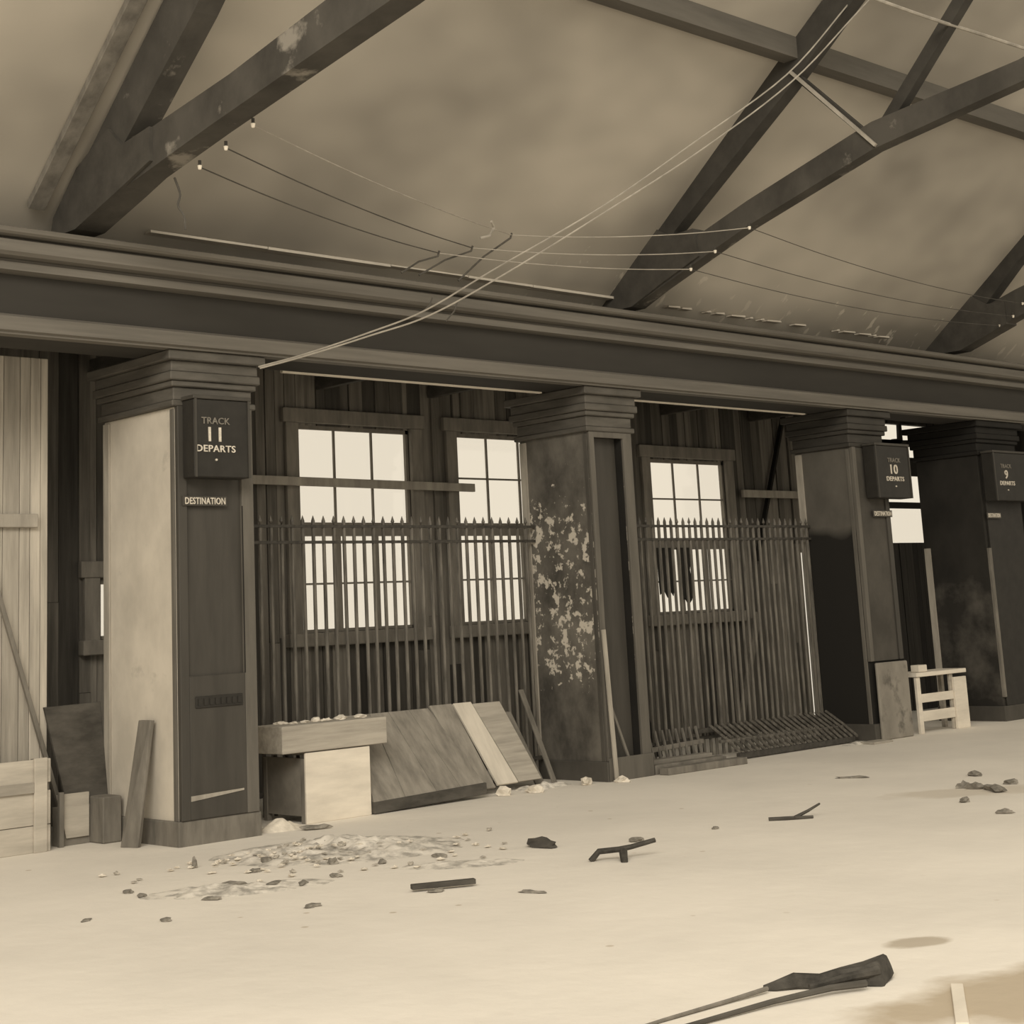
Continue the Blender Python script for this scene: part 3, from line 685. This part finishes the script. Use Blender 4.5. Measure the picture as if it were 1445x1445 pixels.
# dark sheet, small box, dark box
b = MB((6.8, 12.4, 0)); b.hexa([(6.66, 12.3, .302), (7.03, 12.3, .302), (7.03, 12.33, .302), (6.66, 12.33, .302), (6.52, 12.42, 1.08), (7.03, 12.42, 1.09), (7.03, 12.45, 1.09), (6.52, 12.45, 1.08)], .003)
tag(b.build('leaning_sheet', M['wood_dark']), 'dark rectangular sheet leaning in the gap left of the track 11 pier', 'sheet')
o = (6.7, 12.25, 0); t = thing('small_box', o, 'small pale box on the floor beside the big crate', 'box')
b = MB(o); b.prism_y([(6.62, .06), (6.82, .06), (6.82, .40), (6.54, .40)], 12.24, 12.26); part(b, 'front_board', M['crate'], t)
b = MB(o); b.box(6.54, 6.58, 12.2, 12.239, 0.0, .42, .003); part(b, 'batten', M['wood_mid'], t)
b = MB(o); b.box(6.56, 6.84, 12.261, 12.36, .0, .3, .003); part(b, 'body', M['block_side'], t)
b = MB((6.93, 12.1, 0)); b.box(6.84, 7.01, 12.05, 12.3, 0, .36, .01)
tag(b.build('dark_block', M['wood_mid']), 'dark squat block against the foot of the track 11 pier', 'block')
# board leaning on pier 11
b = MB((6.9, 11.7, 0)); b.hexa([(6.8, 11.72, .0), (6.86, 11.56, .0), (6.90, 11.58, .0), (6.84, 11.74, .0), (6.98, 11.74, .95), (6.98, 11.56, .95), (7.02, 11.56, .95), (7.02, 11.74, .95)], .004)
tag(b.build('leaning_board', M['wood_mid']), 'short grey board leaning against the pale side of the track 11 pier', 'board')

# ------------------------------------------------------------------ boxes and planks in the first bay
o = (8.75, 11.8, 0); t = thing('pedestal_box', o, 'whitewashed wooden box standing beside the track 11 pier', 'box')
b = MB(o); b.box(8.40, 9.09, 11.45, 11.475, 0, .575, .004); part(b, 'front_panel', M['block_pale'], t)
b = MB(o); b.box(8.41, 8.435, 11.476, 12.06, .06, .53); part(b, 'end_panel', M['block_side'], t)
b = MB(o); b.box(8.40, 8.45, 11.476, 11.53, 0, .53, .003); part(b, 'corner_post', M['wood_mid'], t)
b = MB(o); b.box(8.40, 8.45, 12.02, 12.07, 0.0, .53, .003); part(b, 'corner_post', M['wood_mid'], t)
b = MB(o); b.box(9.06, 9.09, 11.476, 12.0, 0, .575); part(b, 'end_panel', M['block_side'], t)
b = MB(o); b.box(8.42, 9.08, 11.476, 11.9, .555, .58); part(b, 'top_panel', M['block_side'], t)
b = MB((8.7, 11.7, .585)); b.box(8.16, 9.28, 11.44, 11.87, .585, .81, .006)
tag(b.build('timber_slab', M['plank_x']), 'thick timber slab lying on top of the whitewashed box', 'slab')
b = MB((8.8, 11.6, .81)); 
for k in range(9): b.rock((8.35 + k * .11 + random.uniform(-.03, .03), 11.7 + random.uniform(-.1, .1), .815), (random.uniform(.03, .07), .04, random.uniform(.012, .03)), .3)
tag(b.build('slab_dust', M['rubble_pale']), 'crumbled plaster scattered on top of the timber slab', 'plaster', kind='stuff')
# leaning boarded panel
def plank(xb0, xb1, xt0, xt1, yb, zb, yt, zt, th, name, mat, label, parent=None, o=(0, 0, 0)):
    b = MB(o); n = Vector((0, -(zt - zb), (yt - yb))).normalized() * th
    A = [Vector((xb0, yb, zb)), Vector((xb1, yb, zb)), Vector((xt1, yt, zt)), Vector((xt0, yt, zt))]
    b.hexa([A[0] - n, A[1] - n, A[2] - n, A[3] - n] + A, .003) if True else None
    ob = b.build(name, mat, parent)
    if parent is None: tag(ob, label, 'plank', 'loose planks leaning beside the panel')
    return ob
o = (9.9, 11.6, 0); t = thing('boarded_panel', o, 'broad boarded panel leaning low behind the whitewashed box', 'panel')
for k, (a, b_, c_, d) in enumerate(((9.1, 9.45, 9.3, 9.56), (9.455, 9.83, 9.565, 9.78), (9.835, 10.12, 9.785, 10.03), (10.125, 10.42, 10.035, 10.27))):
    plank(a, b_, c_, d, 11.42, .10, 12.03, .81, .03, 'board', M['plank_mid'], '', t, o)
b = MB(o); b.bar((9.1, 11.46, .055), (10.42, 11.46, .085), .08, .1, (0, 0, 1), .004); part(b, 'bottom_batten', M['wood_dark'], t)
b = MB(o); b.bar((9.4, 12.0, .70), (10.3, 12.0, .70), .05, .06); part(b, 'top_batten', M['wood_dark'], t)
plank(10.45, 10.68, 10.29, 10.57, 11.58, .06, 12.035, .83, .025, 'loose_plank', M['plank_mid'], 'grey loose plank leaning just left of the bright plank')
plank(10.71, 10.97, 10.59, 10.82, 11.58, .08, 12.035, .83, .025, 'loose_plank', M['plank_pale'], 'bright pale loose plank leaning beside the boarded panel')
plank(11.0, 11.30, 10.84, 11.2, 11.6, .08, 12.035, .81, .025, 'loose_plank', M['plank_x'], 'tan loose plank leaning right of the bright plank')
plank(11.32, 11.44, 11.22, 11.36, 11.7, .02, 12.05, .70, .02, 'loose_plank', M['wood_mid'], 'narrow dark loose plank leaning farthest right')
plank(11.6, 11.66, 11.50, 11.56, 11.75, .0, 12.06, .9, .02, 'loose_plank', M['wood_mid'], 'thin upright lath leaning between planks and peeling pier')
# laths in the slot of the middle pier
b = MB((12, 11.3, 0)); b.bar((11.93, 11.20, .0), (11.88, 11.215, 1.45), .05, .02, (0, 1, 0), .002)
tag(b.build('lath', M['trim_pale']), 'pale upright lath at the edge of the dark pier slot', 'lath')
b = MB((12.1, 11.3, 0)); b.bar((12.2, 11.28, .2), (11.97, 11.32, .85), .03, .02, (0, 1, 0), .002)
tag(b.build('lath', M['wood_mid']), 'thin lath leaning diagonally in the dark pier slot', 'lath')
# debris behind fences: dark stack in second bay
b = MB((13.9, 13.0, 0)); b.hexa([(13.5, 12.6, .0), (14.2, 12.6, .0), (14.2, 12.7, .0), (13.5, 12.7, .0), (13.5, 12.9, 1.75), (13.75, 12.9, 1.75), (13.75, 13.0, 1.75), (13.5, 13.0, 1.75)])
tag(b.build('dark_sheet', M['tar']), 'dark triangular sheet standing behind the second fence', 'sheet')
b = MB((16.2, 13.0, 0)); b.bar((16.05, 13.0, .02), (17.2, 13.45, 1.5), .1, .03, (0, 1, 0))
tag(b.build('diagonal_board', M['wood_mid']), 'slanting board behind the right end of the second fence', 'board')

# ------------------------------------------------------------------ fallen picket panel and planks in the second bay
o = (14.8, 11.7, 0); t = thing('fallen_picket_panel', o, 'length of iron picket fence lying tipped on the floor', 'fence')
b = MB(o); b.bar((14.05, 11.40, .04), (16.2, 11.42, .04), .05, .06, bev=.004); part(b, 'rail', M['iron_dark'], t)
b = MB(o); b.bar((13.9, 11.86, .30), (16.33, 11.86, .27), .05, .05, bev=.004); part(b, 'rail', M['iron_dark'], t)
b = MB(o); b.bar((14.0, 11.60, .19), (16.33, 11.62, .17), .03, .03, bev=.002); part(b, 'rail', M['iron'], t)
for k in range(22):
    x = 14.1 + k * .102
    b = MB(o); b.tube([(x, 11.40, .07), (x + .05, 11.62, .2), (x + .09, 11.88, .34)], .017, 6); part(b, 'picket', M['iron'], t)
o = (13.2, 11.75, 0); t = thing('broken_fence_foot', o, 'short broken run of fence foot behind the stacked timbers', 'fence')
b = MB(o); b.bar((12.6, 11.8, .16), (13.95, 11.8, .2), .05, .05, bev=.004); part(b, 'rail', M['wood_mid'], t)
for k in range(12):
    x = 12.66 + k * .11
    b = MB(o); b.tube([(x, 11.74, .02), (x + .01, 11.83, .36 + (k < 3) * .3)], .018, 6); part(b, 'picket', M['iron'], t)
for k, (xa, xb, ya, z, lab) in enumerate(((12.54, 13.75, 11.13, .035, 'front timber of the low stack right of the peeling pier'), (12.54, 13.62, 11.30, .045, 'middle timber of the low stack right of the peeling pier'),
                                        (12.54, 13.6, 11.47, .06, 'rear timber of the low stack right of the peeling pier'))):
    b = MB((13.1, ya, 0)); b.bar((xa, ya, z), (xb, ya - .03, z), .13, z * 2, bev=.006)
    tag(b.build('stacked_timber', M[('wood_mid', 'wood_mid', 'block_side')[k]]), lab, 'timber', 'timbers beside the peeling pier')
b = MB((16.3, 11.2, 0)); b.box(16.0, 16.37, 11.0, 11.2, 0, .025, .004)
tag(b.build('floor_board', M['plank_x']), 'short pale board flat on the floor at the foot of the track 10 pier', 'board')

# small slatted crate
o = (17.9, 11.4, 0); t = thing('slatted_crate', o, 'small pale slatted crate right of the track 10 pier', 'crate')
b = MB(o); b.box(17.36, 17.44, 11.26, 11.3, 0, .66, .004); part(b, 'post', M['block_pale'], t)
b = MB(o); b.box(18.16, 18.44, 11.24, 11.28, 0, .62, .004); part(b, 'post', M['block_pale'], t)
b = MB(o); b.box(18.12, 18.2, 11.281, 11.31, 0, .66, .003); part(b, 'post', M['plank_x'], t)
b = MB(o); b.box(17.34, 18.46, 11.24, 11.62, .665, .715, .005); part(b, 'top_board', M['block_pale'], t)
b = MB(o); b.box(17.445, 18.155, 11.262, 11.29, .36, .46, .003); part(b, 'slat', M['block_pale'], t)
b = MB(o); b.box(17.445, 18.155, 11.262, 11.29, .14, .26, .003); part(b, 'slat', M['block_pale'], t)
b = MB(o); b.box(17.4, 17.44, 11.55, 11.6, 0, .66); b.box(18.36, 18.42, 11.55, 11.6, 0, .66); part(b, 'rear_post', M['plank_x'], t)
b = MB((17.6, 11.35, .715)); b.box(17.5, 17.68, 11.3, 11.42, .717, .80, .006)
tag(b.build('wood_block', M['block_pale']), 'small pale block resting on the slatted crate', 'block')

# ------------------------------------------------------------------ rubble and litter
import mathutils.noise as mn
def mound(name, cx, cy, rx, ry, hgt, rot, label, seed, mat='rubble_pale', n=60):
    bm = bmesh.new(); ca, sa = math.cos(rot), math.sin(rot); G = {}
    for i in range(n + 1):
        for j in range(n + 1):
            u = -1 + 2 * i / n; v = -1 + 2 * j / n; d = math.hypot(u, v)
            X = u * rx * ca - v * ry * sa; Y = u * rx * sa + v * ry * ca
            fall = max(0, 1 - d * d)
            nz = mn.noise(Vector((X * 2.5, Y * 2.5, seed))) * .6 + mn.noise(Vector((X * 9, Y * 9, seed))) * .45 + mn.noise(Vector((X * 22, Y * 22, seed))) * .2
            z = hgt * fall ** 1.2 * (.55 + nz) if fall > 0 else -.03
            G[i, j] = bm.verts.new((X, Y, z - .006))
    for i in range(n):
        for j in range(n): bm.faces.new([G[i, j], G[i + 1, j], G[i + 1, j + 1], G[i, j + 1]])
    me = bpy.data.meshes.new(name); bm.to_mesh(me); bm.free(); me.materials.append(M[mat])
    for p in me.polygons: p.use_smooth = True
    ob = bpy.data.objects.new(name, me); C.objects.link(ob); ob.location = (cx, cy, 0)
    return tag(ob, label, 'rubble', kind='stuff')
M['mound'] = material('crushed_plaster', 0.74, 0.36, (7, 7, 7), detail=10, bump=0.7, k=0.75, lo=0.38, hi=0.56)
mound('rubble_heap', 7.55, 9.9, 1.0, .75, .11, -.6, 'low heap of crushed plaster in front of the whitewashed box', 3.1, 'mound')
mound('rubble_heap', 6.1, 9.1, .7, .3, .05, -.5, 'thin spread of crushed plaster in front of the track 11 pier', 8.7, 'mound')
mound('rubble_heap', 7.55, 8.55, .5, .22, .04, -.7, 'thin patch of crushed plaster right of the larger heap', 5.2, 'mound')
mound('rubble_heap', 8.1, 11.38, .24, .15, .11, .1, 'small white plaster lump between the track 11 pier and the box', 2.2, 'rubble_pale', 24)
mound('rubble_heap', 11.25, 11.55, .42, .15, .10, 0, 'broken plaster at the foot of the loose planks', 6.4, 'mound', 30)
mound('rubble_heap', 16.0, 11.25, .3, .1, .05, 0, 'scrap of broken plaster on the end of the fallen fence', 1.4, 'mound', 24)

FR = [(6.32, 9.0, .10, .03, .018), (6.45, 8.85, .06, .03, .02), (5.65, 9.64, .05, .03, .015), (5.62, 9.43, .06, .03, .012), (5.22, 8.5, .04, .03, .015), (4.96, 8.94, .05, .02, .01), (6.49, 10.18, .02, .02, .05),
      (5.97, 8.11, .06, .03, .014), (7.85, 10.12, .05, .03, .02), (7.78, 10.28, .04, .03, .025), (7.68, 8.94, .06, .03, .02), (6.7, 7.85, .05, .03, .014), (6.98, 7.3, .08, .025, .012), (9.65, 8.1, .03, .02, .015),
      (12.6, 7.81, .06, .04, .04), (12.58, 7.68, .08, .05, .045), (12.5, 7.45, .18, .05, .035), (13.47, 8.22, .07, .05, .03), (11.75, 7.29, .05, .04, .03), (11.26, 6.65, .07, .03, .025), (12.94, 9.2, .15, .04, .015),
      (8.23, 11.1, .12, .04, .03), (7.44, 10.14, .05, .05, .03), (6.18, 9.24, .08, .05, .02), (5.79, 8.89, .06, .03, .015), (7.81, 9.41, .05, .05, .03), (6.9, 9.9, .05, .04, .03), (7.1, 9.4, .04, .03, .03),
      (7.3, 9.1, .05, .03, .02), (6.6, 9.6, .05, .03, .02), (6.75, 8.9, .04, .03, .02), (13.0, 7.6, .06, .05, .03), (13.3, 7.5, .05, .05, .035), (8.9, 8.2, .05, .05, .02), (10.6, 11.38, .07, .05, .06), (10.9, 11.3, .09, .06, .05), (11.6, 11.3, .1, .05, .06), (11.9, 11.1, .07, .05, .04)]
for i, (x, y, a, b_, c_) in enumerate(FR):
    m = MB((x, y, 0)); m.rock((x, y, c_ * .4), (a, b_, c_), .35)
    lab = 'small dark rubble fragment lying on the pale floor'
    tag(m.build('rubble_fragment', M['rubble_pale' if i >= 34 else 'rubble']), lab if i < 34 else 'pale plaster fragment at the foot of the planks', 'rubble', 'rubble fragments on the floor' if i < 34 else 'plaster fragments below the planks')
# smaller crumbs on the heap
proto = []
for k in range(5):
    m = MB((0, 0, 0)); m.rock((0, 0, .01), (random.uniform(.015, .035), random.uniform(.012, .025), random.uniform(.006, .014)), .3, .5)
    ob = m.build('plaster_crumb', M['crumb' if k % 2 else 'rubble_pale']); tag(ob, 'plaster crumb scattered on the crushed heap', 'rubble', 'plaster crumbs on the heap'); ob.location = (7.3 + .1 * k, 9.8 - .1 * k, .06); proto.append(ob)
for k in range(110):
    r_ = proto[k % 5].copy(); C.objects.link(r_)
    u = random.gauss(0, .45); v = random.gauss(0, .38)
    x = 7.2 + u * 1.6; y = 9.65 + v * 1.2 - u * .45; d = math.hypot((x - 7.55), (y - 9.9) * 1.2)
    r_.location = (x, y, max(0, .05 * (1 - d))); r_.rotation_euler = (0, 0, random.random() * 6)
    if d > 1.0: r_['label'] = 'plaster crumb on the floor around the crushed heap'; r_['group'] = 'plaster crumbs around the heap'

# named pieces
def stick(pts, r, mat, name, label, r2=None, cat='stick'):
    m = MB(pts[0]); m.tube(pts, r, 7, r2); return tag(m.build(name, M[mat]), label, cat)
b = MB((6.75, 7.85, 0)); b.bar((6.62, 7.98, .03), (6.98, 7.80, .03), .05, .03, bev=.003)
tag(b.build('wood_scrap', M['wood_dark']), 'short flat stick on the floor in front of the boarded panel', 'scrap')
b = MB((8.4, 8.65, 0)); b.rock((8.37, 8.62, .02), (.13, .05, .05), .3); tag(b.build('rubble_lump', M['wood_dark']), 'single dark lump on the open floor below the loose planks', 'rubble')
t = thing('broken_branch', (8.2, 7.7, 0), 'dark forked broken piece of wood on the open floor', 'scrap')
b = MB((8.2, 7.7, 0)); b.tube([(8.05, 7.84, .0), (8.09, 7.80, .06), (8.2, 7.72, .065), (8.3, 7.7, .07), (8.45, 7.62, .1)], .022, 7, .016); part(b, 'stem', M['char'], t)
b = MB((8.2, 7.7, 0)); b.tube([(8.22, 7.70, .05), (8.14, 7.62, .0), (8.12, 7.60, -.004)], .03, 7, .02); part(b, 'fork', M['char'], t)
t = thing('broken_branch', (10.35, 7.9, 0), 'thin crossed twigs on the floor in front of the second fence', 'scrap')
b = MB((10.35, 7.9, 0)); b.tube([(10.19, 8.02, .01), (10.3, 7.9, .015), (10.45, 7.8, .012)], .018, 6, .012); part(b, 'stem', M['wood_dark'], t)
b = MB((10.35, 7.9, 0)); b.tube([(10.32, 7.88, .015), (10.47, 7.86, .05), (10.6, 7.84, .09)], .014, 6, .008); part(b, 'fork', M['wood_dark'], t)
# foreground charred timber
t = thing('charred_timber', (6.0, 4.5, 0), 'blackened broken timber lying in the right foreground', 'timber')
b = MB((6.0, 4.5, 0)); b.hexa([(5.74, 4.62, .0), (5.76, 4.57, .0), (6.10, 4.25, .0), (6.28, 4.32, .0), (5.75, 4.63, .035), (5.77, 4.59, .035), (6.11, 4.27, .085), (6.26, 4.33, .09)], .01)
bmesh.ops.subdivide_edges(b.b, edges=b.b.edges[:], cuts=4, use_grid_fill=True)
for v in b.b.verts:
    n_ = mn.noise_vector(v.co * 9); v.co += Vector((n_.x * .02, n_.y * .02, max(n_.z * .025, -.01)))
part(b, 'body', M['char'], t)
b = MB((6.0, 4.5, 0)); b.tube([(6.1, 4.28, .06), (5.98, 4.34, .05), (5.8, 4.42, .03)], .022, 7, .012); part(b, 'splinter', M['char'], t)
stick([(5.99, 4.27, .03), (5.84, 4.34, .03), (5.55, 4.42, .02), (5.1, 4.47, .012), (4.8, 4.5, .01)], .016, 'wood_dark', 'long_stick', 'long dark stick running from the blackened timber towards the bottom edge', .007)
stick([(5.72, 4.58, .02), (5.5, 4.60, .012), (5.1, 4.62, .008), (4.8, 4.62, .006)], .01, 'wood_mid', 'long_stick', 'thin pale-brown stick beside the longer dark one in the foreground', .006)
b = MB((6.0, 3.8, 0)); b.bar((6.25, 4.0, .008), (5.70, 3.64, .008), .05, .014, bev=.002)
tag(b.build('floor_lath', M['block_pale']), 'short pale lath on the brown stain at the bottom right corner', 'lath')
